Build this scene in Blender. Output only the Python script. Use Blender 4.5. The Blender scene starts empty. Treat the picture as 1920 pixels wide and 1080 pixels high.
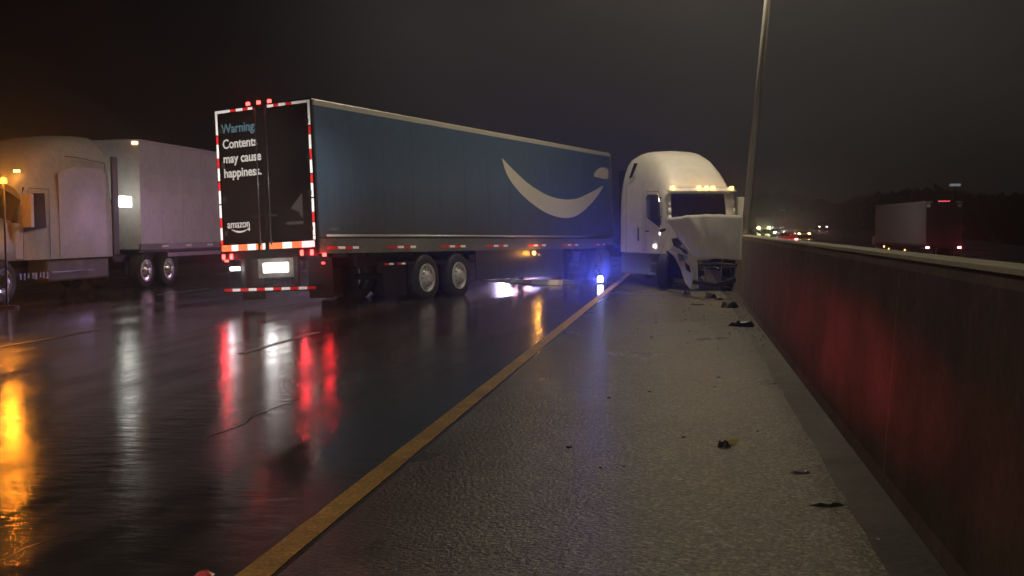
import bpy, bmesh, math, random
from math import sin, cos, pi, radians, atan
from mathutils import Matrix, Vector, noise
random.seed(4)
S = bpy.context.scene
COL = S.collection

# ---------------------------------------------------------------- camera
cam_d = bpy.data.cameras.new('camera'); cam = bpy.data.objects.new('camera', cam_d); COL.objects.link(cam)
cam_d.sensor_width = 36; cam_d.lens = 36 * 2051.8 / 1920; cam_d.clip_end = 3000; cam_d.clip_start = .05
YAW, PITCH, ROLL, CH = atan(325 / 2051.8), .0537, -.0057, 1.597
fw = Vector((-sin(YAW) * cos(PITCH), cos(YAW) * cos(PITCH), -sin(PITCH)))
rt = Vector((cos(YAW), sin(YAW), 0)); up = rt.cross(fw)
r2 = cos(ROLL) * rt + sin(ROLL) * up; u2 = -sin(ROLL) * rt + cos(ROLL) * up
M = Matrix((r2, u2, -fw)).transposed().to_4x4(); M.translation = (0, 0, CH)
cam.matrix_world = M; S.camera = cam

# ---------------------------------------------------------------- render / exposure
S.render.engine = 'CYCLES'
S.cycles.use_denoising = True
S.cycles.max_bounces = 6; S.cycles.volume_bounces = 0
S.cycles.sample_clamp_indirect = 4
S.view_settings.view_transform = 'Standard'; S.view_settings.look = 'None'
S.view_settings.exposure = 0; S.view_settings.gamma = 1; S.view_settings.use_curve_mapping = False

# ---------------------------------------------------------------- night sky lit by the city below
W = bpy.data.worlds.new('World'); S.world = W; W.use_nodes = True
nt = W.node_tree; N = nt.nodes; Lk = nt.links
bg = N['Background']; tc = N.new('ShaderNodeTexCoord')
def wlobe(direction, lo, hi):
    d = N.new('ShaderNodeVectorMath'); d.operation = 'DOT_PRODUCT'; d.inputs[1].default_value = Vector(direction).normalized()
    nm = N.new('ShaderNodeVectorMath'); nm.operation = 'NORMALIZE'; Lk.new(tc.outputs['Generated'], nm.inputs[0]); Lk.new(nm.outputs[0], d.inputs[0])
    m = N.new('ShaderNodeMapRange'); m.interpolation_type = 'SMOOTHSTEP'; m.inputs['From Min'].default_value = lo; m.inputs['From Max'].default_value = hi
    Lk.new(d.outputs['Value'], m.inputs['Value']); return m.outputs[0]
cl = N.new('ShaderNodeTexNoise'); cl.inputs['Scale'].default_value = 3.2; cl.inputs['Detail'].default_value = 4; cl.inputs['Roughness'].default_value = .5
Lk.new(tc.outputs['Generated'], cl.inputs['Vector'])
cr = N.new('ShaderNodeMapRange'); cr.inputs['From Min'].default_value = .3; cr.inputs['From Max'].default_value = .7; cr.inputs['To Min'].default_value = .45; cr.inputs['To Max'].default_value = 1.45
Lk.new(cl.outputs['Fac'], cr.inputs['Value'])
def wcol(fac, rgb):
    m = N.new('ShaderNodeVectorMath'); m.operation = 'SCALE'; m.inputs[0].default_value = rgb; Lk.new(fac, m.inputs['Scale']); return m.outputs[0]
def wadd(a, b):
    m = N.new('ShaderNodeVectorMath'); m.operation = 'ADD'
    Lk.new(a, m.inputs[0]); Lk.new(b, m.inputs[1]); return m.outputs[0]
core = wcol(wlobe((.03, 1, .14), .90, 1.0), (.0215, .0195, .0192))
wide = wcol(wlobe((.15, 1, .1), .72, 1.0), (.0050, .0048, .0038))
tot = wadd(core, wide)
sc_ = N.new('ShaderNodeVectorMath'); sc_.operation = 'SCALE'; Lk.new(tot, sc_.inputs[0]); Lk.new(cr.outputs[0], sc_.inputs['Scale'])
bs = N.new('ShaderNodeVectorMath'); bs.operation = 'ADD'; bs.inputs[1].default_value = (.0022, .0018, .0020); Lk.new(sc_.outputs[0], bs.inputs[0])
Lk.new(bs.outputs[0], bg.inputs['Color']); bg.inputs['Strength'].default_value = 1.0

# ---------------------------------------------------------------- lamps outside the frame, some of them added
def lamp(name, kind, loc, power, col, target=None, size=.1, cone=None, blend=.3, size_y=None):
    l = bpy.data.lights.new(name, kind); l.energy = power; l.color = col
    if kind == 'SPOT':
        l.spot_size = radians(cone); l.spot_blend = blend; l.shadow_soft_size = size
    elif kind == 'POINT': l.shadow_soft_size = size
    elif kind == 'AREA':
        l.size = size
        if size_y: l.shape = 'RECTANGLE'; l.size_y = size_y
    o = bpy.data.objects.new(name, l); COL.objects.link(o); o.location = loc
    if target is not None:
        o.rotation_euler = (Vector(target) - Vector(loc)).to_track_quat('-Z', 'Y').to_euler()
    return o
# patrol vehicle behind the photographer: headlights, plus spots added for rear doors and cab
lamp('headlight_and_added_beam', 'SPOT', (-2.9, -7, 1.0), 52000, (1, .97, .92), (-8.75, 21.2, 2.3), .12, 9.6, .9)  # narrow spot added to whiten the reflector tape
lamp('headlight_and_added_beam', 'SPOT', (-1.4, -7, 1.0), 10500, (1, .97, .92), (-6.4, 24, 2.6), .12, 21, 1.0)
lamp('headlight_and_added_beam', 'SPOT', (-1.6, -7, 1.5), 4800, (1, .90, .74), (-1.2, 27, 2.6), .12, 15, .8)  # warm spot added to brighten the crashed cab
# its red emergency lamp, raking the barrier
for ty_, pw_, cn_ in ((5.0, 130, 6), (6.6, 560, 6), (8.4, 1500, 6), (10.8, 2300, 5.5), (14, 2700, 4.5), (18.5, 2300, 3.5)):
    lamp('emergency_lamp', 'SPOT', (-1.6, -2.5, 1.05), pw_ * 1.7, (1, .07, .11), (1.27, ty_, .62), .06, cn_, 1.0)

# ================================================================ helpers
def col3(c): return (c[0], c[1], c[2], 1)
MATS = {}
def mat(name, c, rough=.5, metal=0, emit=None, es=0, grain=0, gscale=40, bump=0, spec=.5, coat=0, alpha=1, wear=None):
    if name in MATS: return MATS[name]
    m = bpy.data.materials.new(name); m.use_nodes = True; n = m.node_tree.nodes; l = m.node_tree.links
    p = n['Principled BSDF']; p.inputs['Base Color'].default_value = col3(c); p.inputs['Roughness'].default_value = rough
    p.inputs['Metallic'].default_value = metal; p.inputs['Specular IOR Level'].default_value = spec; p.inputs['Coat Weight'].default_value = coat
    p.inputs['Alpha'].default_value = alpha
    if emit: p.inputs['Emission Color'].default_value = col3(emit); p.inputs['Emission Strength'].default_value = es
    if grain or bump:
        t = n.new('ShaderNodeTexCoord'); z = n.new('ShaderNodeTexNoise'); z.inputs['Scale'].default_value = gscale; z.inputs['Detail'].default_value = 6
        l.new(t.outputs['Object'], z.inputs['Vector'])
        z2 = n.new('ShaderNodeTexNoise'); z2.inputs['Scale'].default_value = gscale * .07; z2.inputs['Detail'].default_value = 5; l.new(t.outputs['Object'], z2.inputs['Vector'])
        if grain:
            av = n.new('ShaderNodeMath'); av.operation = 'ADD'; l.new(z.outputs['Fac'], av.inputs[0]); l.new(z2.outputs['Fac'], av.inputs[1])
            r = n.new('ShaderNodeMapRange'); r.inputs['From Min'].default_value = .6; r.inputs['From Max'].default_value = 1.4
            r.inputs['To Min'].default_value = 1 - grain; r.inputs['To Max'].default_value = 1 + grain; l.new(av.outputs[0], r.inputs['Value'])
            s = n.new('ShaderNodeVectorMath'); s.operation = 'SCALE'; s.inputs[0].default_value = c; l.new(r.outputs[0], s.inputs['Scale']); l.new(s.outputs[0], p.inputs['Base Color'])
            rr = n.new('ShaderNodeMapRange'); rr.inputs['From Min'].default_value = .3; rr.inputs['From Max'].default_value = .7
            rr.inputs['To Min'].default_value = max(.02, rough * (1 - grain)); rr.inputs['To Max'].default_value = min(1, rough * (1 + grain)); l.new(z2.outputs['Fac'], rr.inputs['Value']); l.new(rr.outputs[0], p.inputs['Roughness'])
        if bump:
            b = n.new('ShaderNodeBump'); b.inputs['Strength'].default_value = bump; b.inputs['Distance'].default_value = .01; l.new(z.outputs['Fac'], b.inputs['Height']); l.new(b.outputs[0], p.inputs['Normal'])
    MATS[name] = m; return m

blue = mat('trailer_blue', (.058, .094, .148), .42, grain=.20, gscale=5)
def dirt_on(m, z0, z1, dirt, amt):
    n = m.node_tree.nodes; l = m.node_tree.links; p = n['Principled BSDF']; src = p.inputs['Base Color'].links[0].from_socket
    t = n.new('ShaderNodeTexCoord'); q = n.new('ShaderNodeSeparateXYZ'); l.new(t.outputs['Object'], q.inputs[0])
    mp = n.new('ShaderNodeMapping'); mp.inputs['Scale'].default_value = (1, 2.2, .5); l.new(t.outputs['Object'], mp.inputs['Vector'])
    z = n.new('ShaderNodeTexNoise'); z.inputs['Scale'].default_value = 2.6; z.inputs['Detail'].default_value = 7; z.inputs['Roughness'].default_value = .7; l.new(mp.outputs[0], z.inputs['Vector'])
    a = n.new('ShaderNodeMath'); a.operation = 'MULTIPLY_ADD'; a.inputs[1].default_value = -2.2; a.inputs[2].default_value = 1.1; l.new(z.outputs['Fac'], a.inputs[0])
    b = n.new('ShaderNodeMath'); b.operation = 'ADD'; l.new(a.outputs[0], b.inputs[0]); l.new(q.outputs['Z'], b.inputs[1])
    r_ = n.new('ShaderNodeMapRange'); r_.inputs['From Min'].default_value = z0; r_.inputs['From Max'].default_value = z1; r_.inputs['To Min'].default_value = amt; r_.inputs['To Max'].default_value = .05; l.new(b.outputs[0], r_.inputs['Value'])
    mx = n.new('ShaderNodeMix'); mx.data_type = 'RGBA'; l.new(r_.outputs[0], mx.inputs[0]); l.new(src, mx.inputs[6]); mx.inputs[7].default_value = (*dirt, 1); l.new(mx.outputs[2], p.inputs['Base Color'])
dirt_on(blue, 1.5, 2.7, (.050, .044, .040), .75)
aluminium = mat('aluminium', (.55, .54, .5), .28, 1, grain=.2, gscale=20)
railm = mat('rail_aluminium', (.50, .48, .42), .36, .35)
alu_dull = mat('dull_aluminium', (.20, .19, .17), .45, .6, grain=.35, gscale=14)
blackp = mat('black_vinyl', (.004, .0036, .0036), .5, grain=.3, gscale=8, spec=.2)
darkm = mat('dark_steel', (.02, .019, .018), .5, .3, grain=.4, gscale=12)
rubber = mat('tyre_rubber', (.014, .013, .013), .7, grain=.3, gscale=25)
flap = mat('mud_flap_rubber', (.012, .011, .011), .5)
whitep = mat('white_paint', (.68, .65, .59), .42, grain=.16, gscale=5, spec=.35)
whited = mat('dirty_white_paint', (.52, .49, .47), .4, grain=.22, gscale=7)
rimm = mat('painted_white_rim', (.36, .34, .32), .4, grain=.3, gscale=20)
chrome = mat('chrome', (.7, .7, .7), .12, 1)
glass = mat('dark_glass', (.012, .014, .013), .06, spec=.8)
tapew = mat('white_reflector', (.95, .95, .93), .45)
taper = mat('red_reflector', (.72, .018, .02), .4)
tapeo = mat('orange_reflector', (.95, .20, .07), .4)
printw = mat('white_print', (.42, .41, .39), .5)
printb = mat('blue_print', (.06, .13, .16), .5)
smilem = mat('pale_smile_print', (.46, .43, .36), .45, grain=.08, gscale=8)
redL = mat('red_lamp_lens', (.6, .01, .01), .3, emit=(1, .05, .04), es=9)
redS = mat('red_lamp_lens_dim', (.6, .01, .01), .3, emit=(1, .04, .04), es=5)
ambL = mat('amber_lamp_lens', (.8, .3, .02), .3, emit=(1, .42, .06), es=14)
whtL = mat('white_lamp_lens', (.8, .8, .8), .3, emit=(1, .98, .9), es=4.5)
wht2 = mat('white_lamp_lens_dim', (.8, .8, .8), .3, emit=(.95, .9, 1), es=4)
bluL = mat('blue_lamp_lens', (.1, .1, .9), .3, emit=(.40, .44, 1), es=45)

class MB:
    def __init__(s): s.v = []; s.f = []; s.m = Matrix.Identity(4)
    def add(s, vs, fs):
        k = len(s.v); s.v += [tuple(s.m @ Vector(v)) for v in vs]; s.f += [tuple(i + k for i in f) for f in fs]; return s
    def box(s, a, b):
        x0, x1 = sorted((a[0], b[0])); y0, y1 = sorted((a[1], b[1])); z0, z1 = sorted((a[2], b[2]))
        return s.add([(x0, y0, z0), (x1, y0, z0), (x1, y1, z0), (x0, y1, z0), (x0, y0, z1), (x1, y0, z1), (x1, y1, z1), (x0, y1, z1)],
                     [(0, 3, 2, 1), (4, 5, 6, 7), (0, 1, 5, 4), (1, 2, 6, 5), (2, 3, 7, 6), (3, 0, 4, 7)])
    def prism(s, poly, d, axis='y', at=0):     # poly in the two other axes, extruded from at to at+d
        def P(a, b, c): return {'x': (c, a, b), 'y': (a, c, b), 'z': (a, b, c)}[axis]
        n = len(poly); vs = [P(a, b, at) for a, b in poly] + [P(a, b, at + d) for a, b in poly]
        return s.add(vs, [tuple(range(n - 1, -1, -1)), tuple(range(n, 2 * n))] + [(i, (i + 1) % n, n + (i + 1) % n, n + i) for i in range(n)])
    def tube(s, p, q, r0, r1=None, n=12, cap=True):
        r1 = r0 if r1 is None else r1; p = Vector(p); q = Vector(q); d = (q - p).normalized()
        a = d.cross(Vector((0, 0, 1)) if abs(d.z) < .9 else Vector((1, 0, 0))).normalized(); b = d.cross(a)
        vs = [tuple(p + r0 * (cos(2 * pi * i / n) * a + sin(2 * pi * i / n) * b)) for i in range(n)] + [tuple(q + r1 * (cos(2 * pi * i / n) * a + sin(2 * pi * i / n) * b)) for i in range(n)]
        fs = [(i, (i + 1) % n, n + (i + 1) % n, n + i) for i in range(n)]
        if cap: fs += [tuple(range(n - 1, -1, -1)), tuple(range(n, 2 * n))]
        return s.add(vs, fs)
    def path(s, pts, r, n=8):
        for a, b in zip(pts, pts[1:]): s.tube(a, b, r, n=n)
        return s
    def lathe(s, prof, axis_x=True, n=32):     # prof: (x along axis, radius)
        vs = []; fs = []
        for x, r in prof: vs += [(x, r * cos(2 * pi * i / n), r * sin(2 * pi * i / n)) for i in range(n)]
        for k in range(len(prof) - 1):
            for i in range(n): fs.append((k * n + i, k * n + (i + 1) % n, (k + 1) * n + (i + 1) % n, (k + 1) * n + i))
        return s.add(vs, fs)
    def grid(s, rows, closed=False):
        n = len(rows[0]); vs = [p for r in rows for p in r]; fs = []
        for i in range(len(rows) - 1):
            for j in range(n - 1 + (1 if closed else 0)): fs.append((i * n + j, i * n + (j + 1) % n, (i + 1) * n + (j + 1) % n, (i + 1) * n + j))
        return s.add(vs, fs)
    def build(s, name, m, parent=None, bevel=0, smooth=False, solid=0, recalc=True, **tags):
        me = bpy.data.meshes.new(name); me.from_pydata(s.v, [], s.f)
        if recalc:
            b = bmesh.new(); b.from_mesh(me); bmesh.ops.recalc_face_normals(b, faces=b.faces); b.to_mesh(me); b.free()
        me.materials.append(m); o = bpy.data.objects.new(name, me); COL.objects.link(o)
        if parent: o.parent = parent
        if smooth: me.shade_smooth()
        if solid: md = o.modifiers.new('s', 'SOLIDIFY'); md.thickness = solid; md.offset = 0
        if bevel: md = o.modifiers.new('b', 'BEVEL'); md.width = bevel; md.segments = 2; md.limit_method = 'ANGLE'
        for k, v in tags.items(): o[k] = v
        return o
def box(a, b): return MB().box(a, b)
def tag(o, label, cat, group=None):
    o['label'] = label; o['category'] = cat
    if group: o['group'] = group
    return o
def empty(name, loc=(0, 0, 0), rz=0, label=None, cat=None, group=None):
    o = bpy.data.objects.new(name, None); COL.objects.link(o); o.location = loc; o.rotation_euler = (0, 0, rz)
    o.empty_display_size = .3
    if label: tag(o, label, cat, group)
    return o
def dupe(o, loc=None, parent=None, rot=None):
    c = o.copy(); COL.objects.link(c)
    if parent: c.parent = parent
    if loc is not None: c.location = loc
    if rot is not None: c.rotation_euler = rot
    for ch in o.children:
        k = ch.copy(); COL.objects.link(k); k.parent = c
        for g_ in ch.children:
            q = g_.copy(); COL.objects.link(q); q.parent = k
    return c
def plane_lamp(name, parent, loc, power, col, r=.03):
    l = bpy.data.lights.new(name, 'POINT'); l.energy = power; l.color = col; l.shadow_soft_size = r
    o = bpy.data.objects.new(name, l); COL.objects.link(o); o.location = loc
    if parent: o.parent = parent
    return o

# ================================================================ ground
def wet_mat(name, c, rlo, rhi, bumpw, bumpg, gscale, patch=.35, stretch=(1, 1, 1), big=.5, flow=.004, crack=False, glit=0, spec=.5, pw=1, gd=.004, edge=False, wf=3.2, ws=None, agg=0):
    m = bpy.data.materials.new(name); m.use_nodes = True; n = m.node_tree.nodes; l = m.node_tree.links; p = n['Principled BSDF']
    t = n.new('ShaderNodeTexCoord'); mp = n.new('ShaderNodeMapping'); mp.inputs['Scale'].default_value = stretch; l.new(t.outputs['Object'], mp.inputs['Vector'])
    def noi(s, d=5, vec=None, r=.55):
        z = n.new('ShaderNodeTexNoise'); z.inputs['Scale'].default_value = s; z.inputs['Detail'].default_value = d; z.inputs['Roughness'].default_value = r
        l.new(vec or t.outputs['Object'], z.inputs['Vector']); return z.outputs['Fac']
    def mr(v, a, b, c_, d_):
        r = n.new('ShaderNodeMapRange'); r.inputs['From Min'].default_value = a; r.inputs['From Max'].default_value = b; r.inputs['To Min'].default_value = c_; r.inputs['To Max'].default_value = d_; l.new(v, r.inputs['Value']); return r.outputs[0]
    def ma(op, a, b):
        q = n.new('ShaderNodeMath'); q.operation = op
        for i, x in enumerate((a, b)):
            if isinstance(x, (int, float)): q.inputs[i].default_value = x
            else: l.new(x, q.inputs[i])
        return q.outputs[0]
    lowf = noi(big, 6, mp.outputs[0], .6); g_ = noi(gscale, 3, None, .7); mid = noi(gscale * .12, 5)
    wet = mr(lowf, .34, .68, 0, 1)                              # 1 = standing water
    tone = ma('MULTIPLY', mr(g_, .3, .7, 1 - patch, 1 + patch), mr(mid, .3, .7, .8, 1.2))
    tone = ma('MULTIPLY', tone, mr(wet, 0, 1, 1 + .15 * pw, 1 - .28 * pw))
    if agg:       # exposed aggregate: pale and dark stones in the paste
        vo = n.new('ShaderNodeTexVoronoi'); vo.inputs['Scale'].default_value = agg; l.new(t.outputs['Object'], vo.inputs['Vector'])
        sv = n.new('ShaderNodeSeparateXYZ'); l.new(vo.outputs['Color'], sv.inputs[0])
        tone = ma('MULTIPLY', tone, mr(ma('MULTIPLY', sv.outputs['X'], sv.outputs['X']), 0, 1, .62, 1.9))
    if edge:      # tyre grime and asphalt binder smeared over the concrete beside the line
        sx = n.new('ShaderNodeSeparateXYZ'); l.new(t.outputs['Object'], sx.inputs[0])
        tone = ma('MULTIPLY', tone, mr(ma('ADD', sx.outputs['X'], mr(noi(.9, 6), 0, 1, -.35, .35)), -1.75, -1.0, .22, 1))
    s = n.new('ShaderNodeVectorMath'); s.operation = 'SCALE'; s.inputs[0].default_value = c; l.new(tone, s.inputs['Scale']); l.new(s.outputs[0], p.inputs['Base Color'])
    l.new(mr(wet, 0, 1, rhi, rlo), p.inputs['Roughness']); p.inputs['Specular IOR Level'].default_value = spec
    b1 = n.new('ShaderNodeBump'); b1.inputs['Distance'].default_value = flow; b1.inputs['Strength'].default_value = bumpw
    vv = mp.outputs[0]
    if ws:
        mw = n.new('ShaderNodeMapping'); mw.inputs['Scale'].default_value = ws; mw.inputs['Rotation'].default_value = (0, 0, .12); l.new(t.outputs['Object'], mw.inputs['Vector']); vv = mw.outputs[0]
    wv = noi(wf, 4, vv, .6); l.new(wv, b1.inputs['Height'])
    b2 = n.new('ShaderNodeBump'); b2.inputs['Distance'].default_value = gd; l.new(mr(wet, 0, 1, bumpg, bumpg * (1 - .75 * pw)), b2.inputs['Strength'])
    l.new(g_, b2.inputs['Height']); l.new(b1.outputs[0], b2.inputs['Normal']); l.new(b2.outputs[0], p.inputs['Normal'])
    return m
asphalt = wet_mat('wet_asphalt', (.062, .053, .053), .05, .24, 1.0, .26, 60, stretch=(1.7, .28, 1), big=.7, flow=.0042, spec=.5, wf=4.5, ws=(.6, 1.25, 1))
concrete = wet_mat('wet_concrete', (.158, .143, .110), .26, .36, .25, 1.0, 34, patch=1.0, stretch=(1.2, .7, 1), big=.7, flow=.004, pw=.15, gd=.016, edge=True, agg=42, spec=.4)
gutter_m = wet_mat('grimy_concrete', (.060, .056, .046), .45, .7, .4, .8, 18, patch=.4, big=1.4)
yellow_m = wet_mat('worn_yellow_paint', (.62, .36, .085), .32, .5, .4, .6, 40, patch=.5, big=1.6)
ground_m = mat('dark_soil', (.02, .02, .016), .9, grain=.4, gscale=.5)
barr_m = wet_mat('damp_barrier_concrete', (.22, .165, .145), .62, .8, .1, .3, 16, patch=.16, stretch=(1, .8, .8), big=.9, spec=.15)
lit_top_m = mat('lamplit_top_concrete', (.50, .46, .34), .6, grain=.25, gscale=9, bump=.4)  # barrier concrete made paler: lamplight on the top put into the colour
asph_far = mat('far_asphalt', (.03, .028, .027), .3, grain=.3, gscale=3, bump=.4)

def sheet(name, x0, x1, y0, y1, z, m, nx=1, ny=1, wob=None):
    rows = []
    for j in range(ny + 1):
        y = y0 + (y1 - y0) * (j / ny) ** 1.6
        r = []
        for i in range(nx + 1):
            x = x0 + (x1 - x0) * i / nx
            if wob: x += wob(i / nx, y)
            r.append((x, y, z))
        rows.append(r)
    o = MB().grid(rows).build(name, m); o['kind'] = 'structure'; return o
sheet('ground', -900, 900, -60, 1500, -1.6, ground_m)
sheet('road', -24, -1.5, -20, 420, 0, asphalt)
def shw(u, y): return (.035 * noise.noise(Vector((0, y * .8, 3))) + .02 * noise.noise(Vector((0, y * 4, 9)))) if u > .5 else 0
sheet('shoulder', -1.86, .93, -20, 420, 0.003, concrete, 1, 900, shw)
sheet('gutter', .80, 1.25, -20, 420, -.004, gutter_m)
# slab joints of the shoulder: narrow recessed dark strips
tapejoint = mat('joint_filler', (.015, .014, .012), .5)
sheet('yellow_line', -2.05, -1.895, -20, 420, .004, yellow_m, 1, 900, lambda u, y: .012 * noise.noise(Vector((u * 5, y * 3, 0))))
def fz(y): return -.8 if y < 95 else -.8 + 1.9 * min(105, y - 95) / 105
rws = [[(x, y, fz(y)) for x in (1.7, 34)] for y in (-20, 95, 130, 165, 200, 420)]
MB().grid(rws).build('opposite_road', asph_far)['kind'] = 'structure'
sheet('road_verge', -60, -24, -20, 420, -.05, ground_m)
for i, x in enumerate((-5.7, -9.4, -13.1)):
    for k in range(22):
        y0 = 7.5 + k * 12.2
        if not ((-6 < x and 14 < y0 < 40)): pass
lanep = wet_mat('worn_white_paint', (.22, .21, .20), .3, .5, .4, .6, 40, patch=.5, big=2.5)
m = MB()
for x in (-5.75, -9.45, -13.1):
    for k in range(18):
        y0 = 1.2 + k * 12.2; m.add([(x, y0, .004), (x + .11, y0, .004), (x + .11, y0 + 3, .004), (x, y0 + 3, .004)], [(0, 1, 2, 3)])
o = m.build('lane_markings', lanep); o['kind'] = 'structure'

m = MB()
for P_, w_ in ((((-3.42, 4.5), (-3.28, 4.85), (-3.30, 5.0), (-3.18, 5.35)), .008), (((-3.66, 7.9), (-3.60, 8.5), (-3.68, 8.9), (-3.62, 9.9)), .012)):
    for (x0, y0), (x1, y1) in zip(P_, P_[1:]): m.add([(x0, y0, .003), (x0 + w_, y0, .003), (x1 + w_, y1, .003), (x1, y1, .003)], [(0, 1, 2, 3)])
m.build('road_cracks', tapejoint)['kind'] = 'structure'
# barrier: cast segments, each a part
bar = empty('concrete_barrier', (1.2, 4, 0), label='long dark concrete median barrier with lamplight-coloured top strip running beside the shoulder', cat='barrier')
prof = [(0, -.9), (0, .0), (.02, .08), (.10, 1.34), (.12, 1.40), (.34, 1.40), (.36, 1.34), (.46, .08), (.48, -.9)]
for k in range(-3, 22):
    L = 12.0; y0 = k * L + 7 - 4
    MB().prism(prof, L - .008, 'y', y0).build('barrier_segment', barr_m, bar)
    MB().prism([(.11, 1.402), (.35, 1.402), (.34, 1.425), (.12, 1.425)], L - .03, 'y', y0 + .003).build('barrier_lit_top', lit_top_m, bar)  # thin top strip added to carry the painted lamplight
MB().prism([(.03, -.9), (.13, 1.37), (.33, 1.37), (.45, -.9)], 300, 'y', -35).build('barrier_core', darkm, bar)

# ================================================================ wheels
def wheel(parent, loc, r=.5, w=.28, rr=.29, out=1, ang=0, rm=None):
    """axis along local x, outer face towards +x*out"""
    e = MB().lathe([(-w / 2, rr), (-w / 2, r * .93), (-w * .38, r * .985), (-w * .15, r), (w * .15, r), (w * .38, r * .985), (w / 2, r * .93), (w / 2 * .95, rr + .06), (w / 2 * .9, rr)], n=36).build('wheel', rubber, parent, smooth=True)
    e.location = loc; e.rotation_euler = (0, 0, (0 if out > 0 else pi) + ang)
    x = w / 2
    MB().lathe([(x * .9, rr + .005), (x + .012, rr), (x + .012, rr - .025), (x - .02, rr - .045), (x - .03, rr * .62), (x + .03, rr * .42), (x + .06, rr * .30), (x + .11, rr * .28), (x + .115, .001)], n=36).build('rim', rm or rimm, e, smooth=False)
    m = MB()
    for i in range(10):
        a = 2 * pi * i / 10; c_ = (x, rr * .58 * cos(a), rr * .58 * sin(a)); m.tube((x - .03, c_[1], c_[2]), (x + .02, c_[1], c_[2]), .016, n=6)
    ln = m.build('lug_nuts', alu_dull, e); ln['kind'] = 'stuff'
    h = MB()
    for i in range(5):
        a = 2 * pi * (i + .5) / 5; y, z = rr * .79 * cos(a), rr * .79 * sin(a); h.tube((x - .034, y, z), (x - .022, y, z), rr * .085, n=8)
    hh = h.build('hand_holes', darkm, e); hh['kind'] = 'stuff'
    return e

# ================================================================ the trailer across the lanes
TR = empty('semi_trailer', label='long blue box trailer with pale smile print and black rear doors across the lanes', cat='trailer')
TR.matrix_world = Matrix.Translation((-7.1092, 20.6267, 0)) @ Matrix.Rotation(-.3197, 4, 'Z') @ Matrix.Rotation(-.0106, 4, 'X') @ Matrix.Rotation(-.0442, 4, 'Y')
TW, TL, TH, TB = 2.45, 15.6, 4.2, 1.14
npan = 13; pw = (TL - .22) / npan
pan = None
for i in range(npan):
    y0 = .11 + i * pw
    if pan is None:
        pan = box((-.03, 0.002, 1.46), (-.006, pw - .003, TH - .13)).build('side_panel', blue, TR); pan.location = (0, y0, 0)
        panl = box((-TW + .006, 0.002, 1.46), (-TW + .03, pw - .003, TH - .13)).build('side_panel', blue, TR); panl.location = (0, y0, 0)
    else:
        dupe(pan, (0, y0, 0)); dupe(panl, (0, y0, 0))
for i in range(1, npan):
    yj = .11 + i * pw; box((-.0055, yj - .022, 1.462), (-.002, yj + .022, TH - .132)).build('joint_strip', blue, TR)
    box((-TW + .002, yj - .022, 1.462), (-TW + .0055, yj + .022, TH - .132)).build('joint_strip', blue, TR)
box((-.04, .1, 1.2), (-.034, TL - .1, TH - .05)).build('liner', darkm, TR)
box((-TW + .034, .1, 1.2), (-TW + .04, TL - .1, TH - .05)).build('liner', darkm, TR)
MB().prism([(-.036, TH - .13), (0, TH - .13), (0, TH - .03), (-.012, TH - .008), (-.04, TH), (-.10, TH), (-.10, TH - .02), (-.036, TH - .03)], TL - .1, 'y', .06).build('top_rail', railm, TR)
MB().prism([(-TW + .036, TH - .13), (-TW, TH - .13), (-TW, TH - .03), (-TW + .012, TH - .008), (-TW + .04, TH), (-TW + .1, TH)], TL - .1, 'y', .06).build('top_rail', railm, TR)
box((-.101, .06, TH - .015), (-TW + .101, TL - .05, TH - .004)).build('roof', mat('roof_skin', (.5, .5, .48), .4, .3), TR)
for x in (0, -TW): 
    s = 1 if x == 0 else -1
    MB().prism([(x, TB), (x, 1.44), (x - s * .05, 1.44), (x - s * .05, TB + .03), (x - s * .12, TB + .03), (x - s * .12, TB)], TL - .12, 'y', .06).build('bottom_rail', alu_dull, TR)
    MB().tube((x + s * .004, .35, 1.500 if s > 0 else 1.5), (x + s * .004, TL - .15, 1.5), .024, n=10).build('rub_rail', railm, TR, smooth=True)
    box((x, .05, TB), (x - s * .09, .11, TH - .02)).build('rear_post', mat('rear_post_paint', (.02, .022, .025), .45), TR)
    MB().tube((x - s * .07, TL - .08, TB), (x - s * .07, TL - .08, TH - .01), .078, n=20).build('front_corner_post', alu_dull, TR, smooth=True)
box((-.14, TL - .03, TB), (-TW + .14, TL, TH - .02)).build('front_wall', whited, TR)
box((-.10, .06, TB + .02), (-TW + .10, TL - .05, TB + .14)).build('floor_deck', darkm, TR)
for k in range(24):
    if k == 0: cb = box((-.1, -.04, TB - .08), (-TW + .1, .04, TB + .018)).build('cross_member', darkm, TR); cb.location = (0, .5, 0)
    else: dupe(cb, (0, .5 + k * .63, 0))
# smile print
low = [(7.999, 3.52), (8.301, 3.078), (9.017, 2.651), (10.152, 2.261), (11.271, 2.065), (12.361, 2.075), (13.278, 2.311), (14.259, 2.736), (14.79, 3.06)]
upp = [(8.03, 3.53), (8.55, 3.30), (9.45, 2.96), (10.55, 2.69), (11.65, 2.585), (12.75, 2.64), (13.75, 2.85), (14.35, 2.99), (14.80, 3.12)]
def cr(pts, n=8):
    out = []
    P_ = [pts[0]] + pts + [pts[-1]]
    for i in range(1, len(P_) - 2):
        p0, p1, p2, p3 = P_[i - 1:i + 3]
        for k in range(n):
            t = k / n
            out.append(tuple(.5 * (2 * p1[d] + (p2[d] - p0[d]) * t + (2 * p0[d] - 5 * p1[d] + 4 * p2[d] - p3[d]) * t * t + (3 * p1[d] - p0[d] - 3 * p2[d] + p3[d]) * t ** 3) for d in (0, 1)))
    return out + [pts[-1]]
lo_, up_ = cr(low), cr(upp)
MB().grid([[(.0005, a, b) for a, b in lo_], [(.0005, a, b) for a, b in up_]]).build('smile_print', smilem, TR, solid=.003)
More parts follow.
